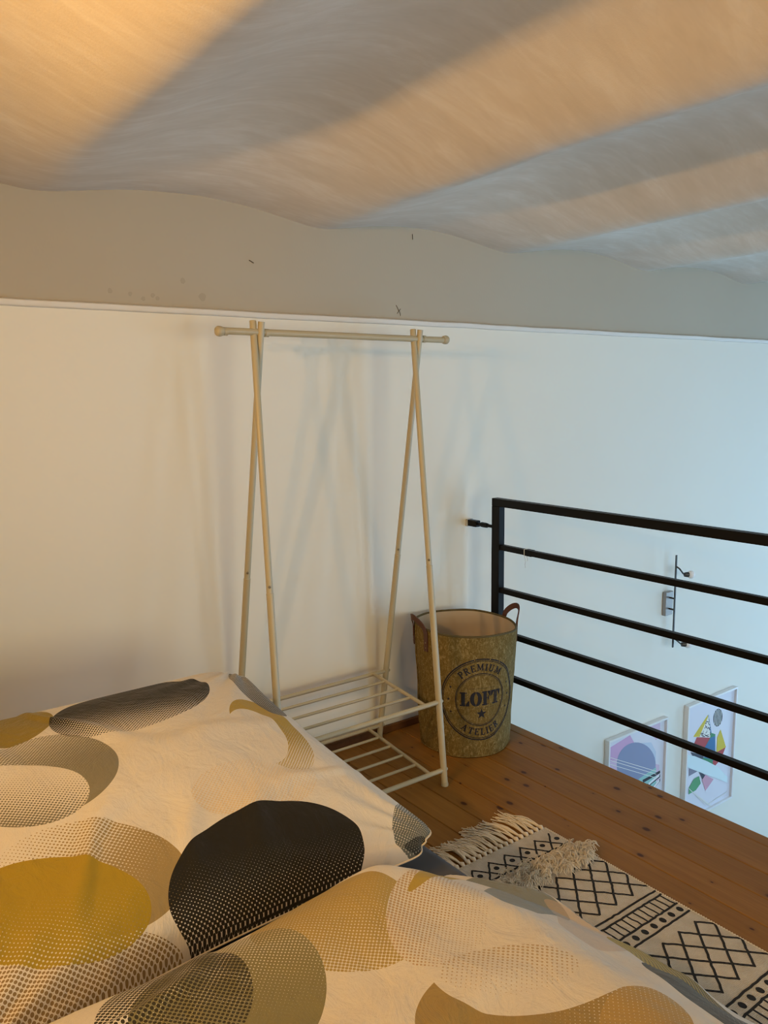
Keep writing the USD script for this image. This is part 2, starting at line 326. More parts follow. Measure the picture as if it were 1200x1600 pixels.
def pillow_shape():
    N = 200; u, v = np.meshgrid(np.linspace(0, 1, N), np.linspace(0, 1, N), indexing='ij')
    P00, P10, P01, P11 = V(.09, 1.135, .385), V(1.052, 1.200, .376), V(-.03, 1.980, .565), V(.915, 1.945, .588)
    # the sides draw in between the corners where the filling plumps the case
    du, dv = 4*u*(1-u), 4*v*(1-v)
    uu = u + .035*dv**1.2*(1-2*u)*np.abs(1-2*u)**.5; vv = v + .03*du**1.2*(1-2*v)*np.abs(1-2*v)**.5
    mid = ((1-uu)*(1-vv))[..., None]*P00 + (uu*(1-vv))[..., None]*P10 + ((1-uu)*vv)[..., None]*P01 + (uu*vv)[..., None]*P11
    for cu, cv in ((0, 0), (1, 0), (0, 1), (1, 1)): mid = mid + (V(.5, 1.55, .45)-mid)*(.085*np.exp(-((u-cu)**2+(v-cv)**2)/.045**2))[..., None]
    mid[..., 2] -= .055*du**.8*(1-v)**3; mid[..., 1] += .075*du**.7*(1-v)**4
    nrm = np.cross(P10-P00, P01-P00); nrm /= np.linalg.norm(nrm)
    prof = (1-(2*u-1)**2)**.44 * (1-(2*v-1)**2)**.44
    ang = lambda cu, cv: np.arctan2(v-cv, u-cu); dist = lambda cu, cv: np.hypot(u-cu, v-cv)
    wr = np.zeros_like(u)
    for cu, cv, ph, k in ((1, 0, .3, 17), (1, 1, 1.1, 19), (0, 1, 2., 15), (0, 0, .7, 16)):
        d = dist(cu, cv); wr += .0075*np.sin(ang(cu, cv)*k+ph+3*meshkit.noise(np.stack([u*4, v*4, 0*u+ph], -1)))*smoothstep(.02, .14, d)*np.exp(-d/.20)
    q3 = np.stack([u*3.2, v*3.2, 0*u], -1)
    wr += .018*(meshkit.fbm(q3, 3, 21)-.5)*prof
    warp = meshkit.fbm(np.stack([u*2.2, v*2.2, 0*u+4], -1), 2, 8)
    ridge = 1-np.abs(2*meshkit.noise(np.stack([u*4.5+warp*2.2, v*3.2-warp, 0*u], -1), 31)-1)
    wr += .010*smoothstep(.72, 1., ridge)*prof
    TOP, BOT = .120, .19
    top = mid + nrm*(TOP*prof + wr*smoothstep(0, .05, np.minimum(du, dv)))[..., None]
    bot = mid - nrm*(BOT*prof**2.2)[..., None]
    # slack: side nearest the camera sags over the mattress
    top[..., 2] = np.maximum(top[..., 2], .306); bot[..., 2] = np.maximum(np.minimum(bot[..., 2], top[..., 2]-.0005), .3030)
    bot[0], bot[-1], bot[:, 0], bot[:, -1] = top[0], top[-1], top[:, 0], top[:, -1]
    q = grid_faces(N, N); v3 = np.vstack([top.reshape(-1, 3), bot.reshape(-1, 3)])
    f = np.vstack([q, q[:, ::-1]+N*N]); uv = np.stack([u*.80, v*.80], -1).reshape(-1, 2)
    rim = np.concatenate([top[:, 0], top[-1, 1:], top[::-1, -1][1:], top[0, ::-1][1:]])
    return v3, f, np.vstack([uv, uv]), rim

def duvet_shape():
    NU, NV = 240, 220
    s = np.linspace(0, 1.80, NU); w = np.linspace(0, 1.02, NV); S, W = np.meshgrid(s, w, indexing='ij')
    # S runs across the bed (from its left side), over the edge and down; W towards the pillow
    x0 = -.50; edge = 1.025 - .25*np.clip((W-.62)/.40, 0, 1)**2.0
    far = 1.225 - .012*np.cos(S*3.1+.4) - .008*np.sin(S*8+1)
    Y = far - 1.02 + W
    flat = edge - x0
    drop = np.clip(S-flat, 0, None)
    th = np.clip(drop/.115, 0, 1)*math.radians(66)
    X = x0 + np.minimum(S, flat) + np.where(drop > 0, .115*np.sin(th)/math.radians(66) + np.clip(drop-.115, 0, None)*math.cos(math.radians(66)), 0)
    Zb = .302 - np.where(drop > 0, .115*(1-np.cos(th))/math.radians(66) + np.clip(drop-.115, 0, None)*math.sin(math.radians(66)), 0)
    nx_, nz_ = np.sin(th), np.cos(th)
    e = np.minimum.reduce([W/.16, (1.02-W)/.16, S/.2, (1.80-S)/.12]); e = np.clip(e, 0, 1)
    prof = np.sqrt(np.clip(1-(1-e)**2, 0, 1))
    lump = .93 + .35*(meshkit.fbm(np.stack([S*2.6, W*2.6, 0*S], -1), 2, 41)-.5)
    T = (.125 - .085*smoothstep(flat-.09, flat+.10, S))*prof*lump
    warp = meshkit.fbm(np.stack([S*2., W*2., 0*S+3], -1), 2, 6)
    r1 = 1-np.abs(2*meshkit.noise(np.stack([S*3.1+warp*2, W*5.2+warp*1.2, 0*S], -1), 12)-1)
    T += .009*smoothstep(.75, 1, r1)*prof + .012*(meshkit.fbm(np.stack([S*6, W*6, 0*S], -1), 3, 17)-.5)*prof
    hem = smoothstep(flat-.05, flat+.1, S)*.006*np.sin(W*22+3*warp)
    T += hem*prof + .042*np.exp(-((S-1.33)/.17)**2-((W-.93)/.13)**2)*prof
    # where the cover still lies over the mattress it rests on the sheet; past its edge it hangs
    over = smoothstep(1.125, 1.105, X); Zb = np.where(X < 1.118, np.maximum(Zb, .3025), Zb)
    lip = smoothstep(1.09, 1.118, X)*(X < 1.16)
    top = np.stack([X+nx_*T, Y, Zb+nz_*T], -1); bot = np.stack([X, Y, Zb], -1) + np.stack([nx_, 0*nx_, nz_], -1)*.0008
    bot[0], bot[-1], bot[:, 0], bot[:, -1] = top[0], top[-1], top[:, 0], top[:, -1]
    q = grid_faces(NU, NV); n = NU*NV
    return np.vstack([top.reshape(-1, 3), bot.reshape(-1, 3)]), np.vstack([q, q[:, ::-1]+n]), np.vstack([np.stack([S, W], -1).reshape(-1, 2)]*2)

PILLOW_PRINT = [
    dict(c=(0.2609, 0.6887), r=(0.0873, 0.1078), rot=-0.415, col=(0.24, 0.175, 0.025)),
    dict(c=(0.4947, 0.6452), r=(0.1848, 0.1187), rot=0.446, col=(0.018, 0.016, 0.012), dots=(-2.336, 0.95, 0.3), pitch=0.0048),
    dict(c=(0.2692, 0.4629), r=(0.1051, 0.1271), rot=-0.058, col=(0.2, 0.185, 0.13), dots=(-1.278, 0.38, 0.78), pitch=0.005),
    dict(c=(0.2100, 0.4247), r=(0.0782, 0.1086), rot=0.643, col=WHITE),
    dict(c=(0.2100, 0.4247), r=(0.0782, 0.1086), rot=0.643, col=(0.17, 0.155, 0.11), dots=(-2.686, 0.02, 0.5), pitch=0.0055),
    dict(c=(0.5511, 0.2522), r=(0.1205, 0.0763), rot=-0.067, col=(0.62, 0.43, 0.19), dots=(-2.333, 0.2, 0.42), pitch=0.0055, a=0.6),
    dict(c=(0.2274, 0.1900), r=(0.1118, 0.1550), rot=0.849, col=(0.3, 0.22, 0.095), dots=(-1.696, 0.12, 0.78)),
    dict(c=(0.2026, -0.0055), r=(0.2343, 0.0847), rot=-0.699, col=(0.24, 0.165, 0.075), dots=(-0.669, 0.36, 0.46)),
    dict(c=(0.1673, 0.1622), r=(0.0911, 0.1511), rot=0.807, col=(0.325, 0.225, 0.016), dots=(-2.587, 0.8, 0.5)),
    dict(c=(0.4900, 0.0682), r=(0.1777, 0.1315), rot=0.187, col=(0.012, 0.0105, 0.007), dots=(-2.008, 0.84, 0.4), pitch=0.0058),
    dict(c=(0.6778, 0.4149), r=(0.0670, 0.1557), rot=-0.150, col=(0.36, 0.25, 0.04), dots=(-1.507, 0.95, 0.28), pitch=0.005),
    dict(c=(0.6445, 0.4104), r=(0.0558, 0.1154), rot=-0.300, col=WHITE),
    dict(c=(0.7613, 0.6153), r=(0.0377, 0.1405), rot=-0.078, col=(0.1, 0.1, 0.09), dots=(-1.455, 0.45, 0.62), pitch=0.004),
    dict(c=(0.8332, 0.0990), r=(0.1472, 0.0562), rot=0.675, col=(0.12, 0.13, 0.115), dots=(-1.924, 0.45, 0.6), pitch=0.0045),
    dict(c=(0.7637, 0.0109), r=(0.0422, 0.0143), rot=-0.108, col=(0.03, 0.035, 0.035), dots=(-0.042, 0.6, 0.6), pitch=0.0045)]
DUVET_PRINT = [
    dict(c=(1.1817, 0.8533), r=(0.1622, 0.1121), rot=-0.805, col=(0.36, 0.265, 0.085), dots=(-1.284, 0.68, 0.42)),
    dict(c=(1.3274, 0.7715), r=(0.1339, 0.0841), rot=0.731, col=WHITE),
    dict(c=(1.3274, 0.7715), r=(0.1339, 0.0841), rot=0.731, col=(0.4, 0.27, 0.13), dots=(-1.613, 0.42, 0.16), pitch=0.0062, a=0.7),
    dict(c=(1.3368, 0.6074), r=(0.1104, 0.0532), rot=-0.419, col=(0.38, 0.27, 0.13), dots=(-1.756, 0.34, 0.08), pitch=0.0075, a=0.8),
    dict(c=(0.9560, 0.8186), r=(0.1674, 0.1453), rot=0.722, col=(0.2, 0.18, 0.085), dots=(-2.693, 0.42, 0.8)),
    dict(c=(0.8841, 0.8589), r=(0.1388, 0.1143), rot=0.924, col=(0.035, 0.03, 0.017), dots=(-2.823, 0.52, 0.3), pitch=0.007),
    dict(c=(1.2886, 0.5192), r=(0.1648, 0.1216), rot=-0.449, col=(0.3, 0.215, 0.08), dots=(-0.204, 0.9, 0.5), pitch=0.0068),
    dict(c=(1.4224, 0.6191), r=(0.2038, 0.1355), rot=-0.144, col=WHITE),
    dict(c=(1.3274, 0.7715), r=(0.1339, 0.0841), rot=0.731, col=(0.4, 0.27, 0.13), dots=(-1.613, 0.42, 0.16), pitch=0.0062, a=0.7),
    dict(c=(1.3368, 0.6074), r=(0.1104, 0.0532), rot=-0.419, col=(0.38, 0.27, 0.13), dots=(-1.756, 0.34, 0.08), pitch=0.0075, a=0.8),
    dict(c=(1.4178, 0.4146), r=(0.0910, 0.0609), rot=0.453, col=(0.38, 0.26, 0.09), dots=(-2.721, 0.58, 0.66), pitch=0.0068),
    dict(c=(1.5091, 0.9166), r=(0.2109, 0.0182), rot=0.397, col=(0.38, 0.27, 0.05)),
    dict(c=(1.6158, 0.8449), r=(0.1946, 0.0829), rot=0.586, col=(0.21, 0.23, 0.21)),
    dict(c=(1.6007, 0.7029), r=(0.0609, 0.1345), rot=-0.611, col=(0.5, 0.38, 0.27), a=0.6),
    dict(c=(1.6025, 0.5357), r=(0.0398, 0.1361), rot=-0.176, col=(0.36, 0.26, 0.03)),
    dict(c=(1.6025, 0.5357), r=(0.0398, 0.1361), rot=-0.176, col=(0.02, 0.02, 0.015), dots=(-1.395, 0.12, 0.5), pitch=0.0065),
    dict(c=(1.5663, 0.3387), r=(0.0303, 0.2147), rot=0.018, col=(0.045, 0.055, 0.05), dots=(-0.686, 0.72, 0.5))]

pv, pf, puv, prim_ = pillow_shape()
pil = thing('pillow', 'plump cotton pillow with black and mustard dotted pebble print, propped towards the rack', 'pillow')
obj('pillowcase', (pv, pf), mat_print('pillow_print', PILLOW_PRINT), pil, True, uv=puv)
obj('piping', tube(prim_[::2], .0022, 6, False), simple('piping_cloth', (.62, .56, .46), .8), pil, True, label='pale corded seam around the case')
dv_, df_, duv = duvet_shape()
# the duvet's far edge is pressed down where the pillow rests on it
from scipy.interpolate import LinearNDInterpolator
half = len(pv)//2; itp = LinearNDInterpolator(pv[half:, :2], np.minimum(pv[half:, 2], pv[:half, 2]))
lim = np.full(len(dv_), np.inf)
for ox in (-.014, 0, .014):
    for oy in (-.016, -.008, 0, .008): lim = np.fmin(lim, itp(dv_[:, :2]+V(ox, oy)))
dv_[:, 2] = np.minimum(dv_[:, 2], np.maximum(lim-.007, .3006))
duv_t = thing('duvet', 'puffed duvet with olive and tan dotted pebble print, hanging over the bed side', 'duvet')
obj('duvet_cover', (dv_, df_), mat_print('duvet_print', DUVET_PRINT), duv_t, True, uv=duv)

# ------------------------------------------------------------------ clothes rack
rk = thing('clothes_rack', 'cream metal clothes rack with crossed legs and two slatted shelves against the wall', 'clothes rack')
RAIL_Z, RR = 1.5175, .0105
LEGS = {   # side: (front foot, front top), (back foot, back top)
    'l': ((1.062, 1.962, 0.001), (1.138, 2.2005, 1.552), (1.118, 2.412, 0.001), (1.1565, 2.181, 1.549)),
    'r': ((1.683, 1.962, 0.001), (1.748, 2.2005, 1.549), (1.7335, 2.412, 0.001), (1.765, 2.181, 1.547))}
def on(a, b, z): a, b = V(*a), V(*b); return a + (b-a)*(z-a[2])/(b[2]-a[2])
obj('hanging_rail', rod((1.030, 2.192, RAIL_Z+.0015), (1.883, 2.192, RAIL_Z-.001), .0105, 20), M['rack'], rk)
for x, sgn in ((1.024, -1), (1.888, 1)):
    obj('rail_end_cap', lathe([(0, -.012), (.0125, -.012), (.0145, -.006), (.0155, .0), (.0145, .006), (.011, .0105), (.005, .013), (0, .0135)], 24, (sgn, 0, 0), (x, 2.192, RAIL_Z)), M['rack_cap'], rk, 40)
for x in (1.043, 1.178, 1.788): obj('rail_collar', lathe([(0, -.006), (.0122, -.006), (.0122, .006), (0, .006)], 24, (1, 0, 0), (x, 2.192, RAIL_Z)), M['rack_cap'], rk)
for side in 'lr':
    F0, F1, B0, B1 = LEGS[side]
    for a, b, fr in ((F0, F1, 1), (B0, B1, 0)):
        k = on(a, b, .745)
        lg = obj('leg', cat_([rod(V(*a)+V(0, 0, .004), k, .0112, 20), rod(k, b, .0102, 20), lathe([(0, -.001), (.0114, -.001), (.0114, .0015), (.0102, .003), (0, .003)], 20, V(*b)-V(*a), k)]), M['rack'], rk)
        s = on(a, b, .768); c = V(0, 0, EYE)-s; c[2] = 0; c /= np.linalg.norm(c)
        obj('screw', cat_([lathe([(0, 0), (.0042, 0), (.0042, .0012), (.003, .0026), (0, .003)], 14, c, s+c*.0095)]), M['screw'], lg)
        obj('foot_cap', lathe([(0, 0), (.0126, 0), (.0128, .004), (.0118, .012), (0, .012)], 20, None, a), M['rack_cap'], lg, label='pale plastic foot cap')
def shelf(z, nbar):
    fl_, fr_ = on(*LEGS['l'][:2], z), on(*LEGS['r'][:2], z); bl_, br_ = on(*LEGS['l'][2:], z), on(*LEGS['r'][2:], z)
    sh = stage.GetPrimAtPath(rk.GetPath()) and UsdGeom.Xform.Define(stage, numbered(ppath(rk), 'shelf')).GetPrim()
    obj('front_bar', rod(fl_, fr_, .0082, 16), M['rack'], sh); obj('back_bar', rod(bl_, br_, .0072, 16), M['rack'], sh)
    for t0 in (.095, .905):
        a, b = fl_+(fr_-fl_)*t0, bl_+(br_-bl_)*t0
        obj('side_bar', rod(a, b, .0068, 14), M['rack'], sh)
    a0, a1, b0, b1 = fl_+(fr_-fl_)*.095, fl_+(fr_-fl_)*.905, bl_+(br_-bl_)*.095, bl_+(br_-bl_)*.905
    for i in range(1, nbar+1):
        t = i/(nbar+1.0); obj('slat', rod(a0+(b0-a0)*t, a1+(b1-a1)*t, .0052, 12), M['rack'], sh)
    for p, sx in ((fl_, -1), (fr_, 1), (bl_, -1), (br_, 1)):
        obj('bolt_cap', lathe([(0, 0), (.0062, 0), (.0062, .004), (.0045, .0068), (0, .0072)], 16, (sx, 0, 0), p+V(sx*.0095, 0, 0)), M['rack_cap'], sh, 40)
shelf(.284, 3); shelf(.054, 4)

# ------------------------------------------------------------------ laundry basket
BX, BY, BH = 2.000, 2.208, .462
def basket_r(z, a): return .1775 + .014*(z/BH)**1.1 + .0035*np.sin(3*a+1.1)*(1-z/BH) + .0035*np.sin(2*a+.4+z*6) + .0015*np.sin(7*a+z*20) - .004*np.exp(-z/.02)
def basket_top(a): return BH + .008*np.sin(a-1.0) + .0025*np.sin(3*a)
bk = thing('laundry_basket', 'round mustard fabric laundry basket with brown leather handles and a dark round loft emblem', 'laundry basket', (BX, BY, 0.0006))
aa = np.linspace(0, 2*PI, 161)[:-1]
def basket_shell(inner):
    zs = np.linspace(0, 1, 60); A, Z = np.meshgrid(aa, zs, indexing='xy'); z = Z*basket_top(A) if not inner else .012 + Z*(basket_top(A)-.012)
    r = basket_r(np.clip(z, 0, BH), A) - (.0035 if inner else 0)
    nz = (meshkit.fbm(np.stack([np.cos(A)*5, np.sin(A)*5, z*9], -1), 3, 2)-.5)*.007*np.sin(PI*np.clip(Z, 0, 1))**.5; r = r + nz
    if inner: r = r + (meshkit.fbm(np.stack([np.cos(A)*3, np.sin(A)*3, z*14], -1), 3, 12)-.5)*.012 * np.sin(PI*Z) - .002
    v = np.stack([r*np.cos(A), r*np.sin(A), z], -1); n = len(aa); k = len(zs)
    i, j = np.meshgrid(np.arange(k-1), np.arange(n), indexing='ij'); j2 = (j+1) % n
    q = np.stack([i*n+j, i*n+j2, (i+1)*n+j2, (i+1)*n+j], -1).reshape(-1, 4)
    vv = np.vstack([v.reshape(-1, 3), [[0, 0, z[0].mean()]]]); jj = np.arange(n)
    f = np.vstack([q[:, [0, 1, 2]], q[:, [0, 2, 3]], np.stack([np.full(n, k*n), (jj+1) % n, jj], 1)])
    return (vv, f[:, ::-1] if inner else f), v[-1]
def mat_jute():
    g = G(); p = g.objc(); sep = g.node('separate_xyz', vector=p)
    n1 = g.noise(g.scaled(p, (1., 1., .5)), 75., 5, .72, 1.8); n2 = g.noise(p, 11., 3, .6); n3 = g.noise(g.scaled(p, (1., 1., 6.)), 120., 2, .5)
    t = g.m('multiply_add', n3, .3, g.m('multiply', n1, .8))
    c = g.ramp(t, [(.36, (.125, .080, .016)), (.54, (.165, .112, .027)), (.63, (.27, .20, .075)), (.74, (.42, .34, .17))])
    c = g.mixc(g.m('multiply', n2, .35), c, (.13, .10, .04))
    return g.done('mustard_jute', g.pbr(base_color=c, roughness=.85, specular_ior_level=.2, normal=g.bump(n1, .25, .003)))
M['jute'] = mat_jute()
M['lining'] = simple('beige_lining', (.50, .42, .32), .85); M['print_ink'] = simple('dark_print_ink', (.016, .017, .026), .8)
M['leather'] = simple('brown_leather', (.085, .028, .012), .42)
(outer, rim_o), (inner, rim_i) = basket_shell(False), basket_shell(True)
obj('fabric_body', outer, M['jute'], bk, True)
obj('lining', inner, M['lining'], bk, True, label='pale beige inner lining')
loop = np.vstack([(rim_o+rim_i)/2, ((rim_o+rim_i)/2)[:2]]); obj('rim_binding', tube(loop, .0042, 8, False), simple('olive_binding', (.10, .078, .03), .85), bk, True, label='dark olive bound rim')
botr = np.array([((basket_r(0, a)+.0015)*math.cos(a), (basket_r(0, a)+.0015)*math.sin(a), .004) for a in np.append(aa, aa[:2])]); obj('bottom_seam', tube(botr, .0025, 6, False), M['jute'], bk, True)
for a in (PI*.86, PI*1.86):
    obj('side_seam', tube([((basket_r(z, a)+.0012)*math.cos(a), (basket_r(z, a)+.0012)*math.sin(a), z) for z in np.linspace(.006, BH-.01, 24)], .002, 6), M['jute'], bk, True)
def strap(a0, a1, rise):
    """A flat leather strap riveted to the outside below the rim at a0 and a1, looping above it."""
    pts = []; out = .004
    for a, zz in ((a0, np.linspace(BH-.075, BH-.004, 8)),): pts += [((basket_r(z, a)+out)*math.cos(a), (basket_r(z, a)+out)*math.sin(a), z) for z in zz]
    for t in np.linspace(0.04, .96, 18):
        a = a0+(a1-a0)*t; r = basket_r(BH, a)+out + (.020*math.sin(PI*t)); pts.append((r*math.cos(a), r*math.sin(a), BH-.004+rise*math.sin(PI*t)**.6))
    pts += [((basket_r(z, a1)+out)*math.cos(a1), (basket_r(z, a1)+out)*math.sin(a1), z) for z in np.linspace(BH-.004, BH-.075, 8)]
    pts = np.array(pts); t = np.gradient(pts, axis=0); t /= np.linalg.norm(t, axis=1)[:, None]
    rad = np.stack([pts[:, 0], pts[:, 1], 0*pts[:, 0]], 1); rad /= np.linalg.norm(rad, axis=1)[:, None]
    side = np.cross(t, rad); side /= np.linalg.norm(side, axis=1)[:, None]; nn = np.cross(side, t)
    w, h = .0105, .0017
    ring = np.stack([pts+side*w+nn*h, pts+side*w-nn*h, pts-side*w-nn*h, pts-side*w+nn*h], 1); k = len(pts)
    i, j = np.meshgrid(np.arange(k-1), np.arange(4), indexing='ij'); j2 = (j+1) % 4
    q = np.stack([i*4+j, i*4+j2, (i+1)*4+j2, (i+1)*4+j], -1).reshape(-1, 4); q = np.vstack([q, [[3, 2, 1, 0]], [[4*k-4, 4*k-3, 4*k-2, 4*k-1]]])
    return ring.reshape(-1, 3), q
for a0, a1 in ((math.radians(179), math.radians(147)), (math.radians(325), math.radians(357))):
    hd = obj('handle', strap(a0, a1, .050), M['leather'], bk, 50)
    for a in (a0, a1):
        for z in (BH-.062, BH-.042):
            r = basket_r(z, a)+.0052; obj('rivet', ball((r*math.cos(a), r*math.sin(a), z), .0028, 1), M['screw'], hd)
# the emblem printed on the cloth: letters drawn as strokes with slab serifs
def seg(*pts, w=.16): return LineString(pts).buffer(w/2, cap_style=2, join_style=2)
def arc(cx, cy, rx, ry, a0, a1, w=.16): 
    t = np.linspace(math.radians(a0), math.radians(a1), 24); return LineString(np.stack([cx+rx*np.cos(t), cy+ry*np.sin(t)], 1)).buffer(w/2, cap_style=2)
def serif(x, y, w=.34, h=.09): return sbox(x-w/2, y, x+w/2, y+h)
T_, t_ = .2, .10
GLYPH = {
 'P': (.72, [seg((.2, 0), (.2, 1), w=T_), arc(.36, .73, .27, .22, -90, 90, T_*.8), seg((.2, .95), (.38, .95), w=t_), seg((.2, .51), (.38, .51), w=t_), serif(.2, 0, .42), serif(.14, .91, .3)]),
 'R': (.84, [seg((.2, 0), (.2, 1), w=T_), arc(.36, .75, .25, .20, -90, 90, T_*.8), seg((.2, .95), (.38, .95), w=t_), seg((.2, .55), (.38, .55), w=t_), seg((.38, .55), (.68, .04), w=T_*.9), serif(.2, 0, .4), serif(.14, .91, .3), serif(.72, 0, .24)]),
 'E': (.76, [seg((.2, 0), (.2, 1), w=T_), seg((.1, .95), (.66, .95), w=t_), seg((.1, .05), (.68, .05), w=t_), seg((.2, .51), (.5, .51), w=t_), seg((.64, .78), (.64, 1), w=t_), seg((.66, 0), (.66, .24), w=t_), seg((.5, .40), (.5, .62), w=t_)]),
 'M': (1.06, [seg((.18, 0), (.18, 1), w=t_*1.2), seg((.2, .98), (.52, .12), w=T_*.9), seg((.52, .12), (.84, .98), w=t_), seg((.86, 0), (.86, 1), w=T_), serif(.18, 0, .32), serif(.86, 0, .36), serif(.12, .91, .26), serif(.92, .91, .26)]),
 'I': (.42, [seg((.21, 0), (.21, 1), w=T_), serif(.21, 0, .4), serif(.21, .91, .4)]),
 'U': (.86, [seg((.2, .3), (.2, 1), w=T_), arc(.43, .3, .23, .25, 180, 360, T_*.8), seg((.66, .3), (.66, 1), w=t_*1.2), serif(.2, .91, .38), serif(.66, .91, .32)]),
 'A': (.88, [seg((.44, .98), (.14, .02), w=t_*1.1), seg((.42, .98), (.72, .02), w=T_), seg((.24, .34), (.64, .34), w=t_), serif(.14, 0, .28), serif(.72, 0, .34)]),
 'T': (.78, [seg((.39, 0), (.39, 1), w=T_), seg((.06, .95), (.72, .95), w=t_), serif(.39, 0, .4), seg((.08, .72), (.08, 1), w=t_), seg((.70, .72), (.70, 1), w=t_)]),
 'L': (.72, [seg((.2, 0), (.2, 1), w=T_), serif(.2, .91, .42), seg((.06, .05), (.66, .05), w=t_), seg((.64, 0), (.64, .28), w=t_)]),
}
def glyph(ch): w, parts = GLYPH[ch]; return w, unary_union(parts)
shapes2 = []
def ringtext(text, R, h, mid_deg, spread_deg, bottom=False):
    n = len(text); ws = [GLYPH[c][0] for c in text]; tot = sum(ws); acc = 0
    for c, w in zip(text, ws):
        f = (acc + w/2)/tot - .5; acc += w
        ang = mid_deg - f*spread_deg if not bottom else mid_deg + f*spread_deg
        gm = affinity.scale(affinity.translate(glyph(c)[1], -w/2, 0), h, h, origin=(0, 0))
        if not bottom: gm = affinity.rotate(affinity.translate(gm, 0, R), ang-90, origin=(0, 0))
        else: gm = affinity.rotate(affinity.translate(gm, 0, -R-h), ang+90, origin=(0, 0))
        shapes2.append(gm)
ER = .156
ring = lambda r, w: Point(0, 0).buffer(r, 96).difference(Point(0, 0).buffer(r-w, 96))
outer_ring = ring(ER, .0045)
for a in (62, 78, 100): outer_ring = outer_ring.difference(affinity.rotate(sbox(ER-.006, -.0022, ER+.002, .0022), a, origin=(0, 0)))
shapes2 += [outer_ring, ring(ER-.0075, .0025), ring(.100, .0028), ring(.0945, .0014)]
ringtext('PREMIUM', .110, .026, 92, 84); ringtext('ATELIER', .110, .026, 270, 76, True)
def star(r, cx, cy, ri=.40): return Polygon([(cx+(r if i % 2 == 0 else r*ri)*math.sin(i*PI/5), cy+(r if i % 2 == 0 else r*ri)*math.cos(i*PI/5)) for i in range(10)])
shapes2.append(star(.021, 0, -.054))
for a in (158, 180, 202, 22, 0, -22): shapes2.append(star(.0062, .126*math.cos(math.radians(a)), .126*math.sin(math.radians(a))))
# LOFT in a fat stencil face: heavy stems with a gap cut through each letter
def slab(ch):
    if ch == 'L': g_, w = unary_union([sbox(.10, 0, .36, 1), sbox(0, .90, .48, 1), sbox(0, 0, .66, .10), Polygon([(.40, .08), (.66, .0), (.66, .36), (.58, .36)])]), .70
    if ch == 'O': g_, w = affinity.scale(Point(.42, .5).buffer(.5, 48), .84, 1.04).difference(affinity.scale(Point(.42, .5).buffer(.3, 48), .46, 1.28)), .86
    if ch == 'F': g_, w = unary_union([sbox(.10, 0, .36, 1), sbox(0, .90, .66, 1), sbox(0, 0, .48, .10), sbox(.3, .46, .52, .56), sbox(.46, .36, .53, .66), Polygon([(.42, .92), (.66, 1), (.66, .62), (.59, .62)])]), .70
    if ch == 'T': g_, w = unary_union([sbox(.24, 0, .50, 1), sbox(0, .90, .74, 1), sbox(.12, 0, .62, .10), Polygon([(0, 1), (.2, .92), (.07, .62), (0, .62)]), Polygon([(.74, 1), (.54, .92), (.67, .62), (.74, .62)])]), .78
    cx = {'L': .40, 'O': .42, 'F': .40, 'T': .37}[ch]
    return w, g_.difference(sbox(cx-.018, -.1, cx+.018, 1.1))
xo = -1.52; parts = []
for ch in 'LOFT':
    w, g_ = slab(ch); parts.append(affinity.translate(g_, xo, -.5)); xo += w
shapes2.append(affinity.translate(affinity.scale(unary_union(parts), .054, .053, origin=(0, 0)), 0, .004))
for yy in (.043, -.031):
    for k in range(-11, 12): shapes2.append(sbox(k*.0048-.0012, yy-.0007, k*.0048+.0012, yy+.0007))
EM_A, EM_Z = math.radians(246.5), .224
def wrap(g_, lift=.0008):
    out = []
    for p in polys(g_):
        p = p.segmentize(.006); v, f = trimesh.creation.triangulate_polygon(p, engine='earcut')
        m = trimesh.Trimesh(np.c_[v, np.zeros(len(v))], f, process=False)
        for _ in range(3):
            if m.edges_unique_length.max() < .012: break
            m = m.subdivide_to_size(.011)
        v = m.vertices; a = EM_A + v[:, 0]/.188; z = EM_Z + v[:, 1]
        r0 = basket_r(z, a); r0 = r0 + (meshkit.fbm(np.stack([np.cos(a)*5, np.sin(a)*5, z*9], -1), 3, 2)-.5)*.007*np.sin(PI*np.clip(z/BH, 0, 1))**.5
        r = r0 + lift
        out.append(trimesh.Trimesh(np.stack([r*np.cos(a), r*np.sin(a), z], 1), m.faces, process=False))
    return out
def mat_ink():
    g = G(); p = g.objc(); n = g.noise(p, 170., 3, .7)
    c = g.ramp(n, [(.68, (.010, .011, .020)), (.76, (.12, .09, .035))])
    return g.done('worn_ink', g.pbr(base_color=c, roughness=.85))
obj('emblem_print', cat_([m for s in shapes2 for m in wrap(s)]), mat_ink(), bk, False, label='dark round stamp print with lettering and a star')

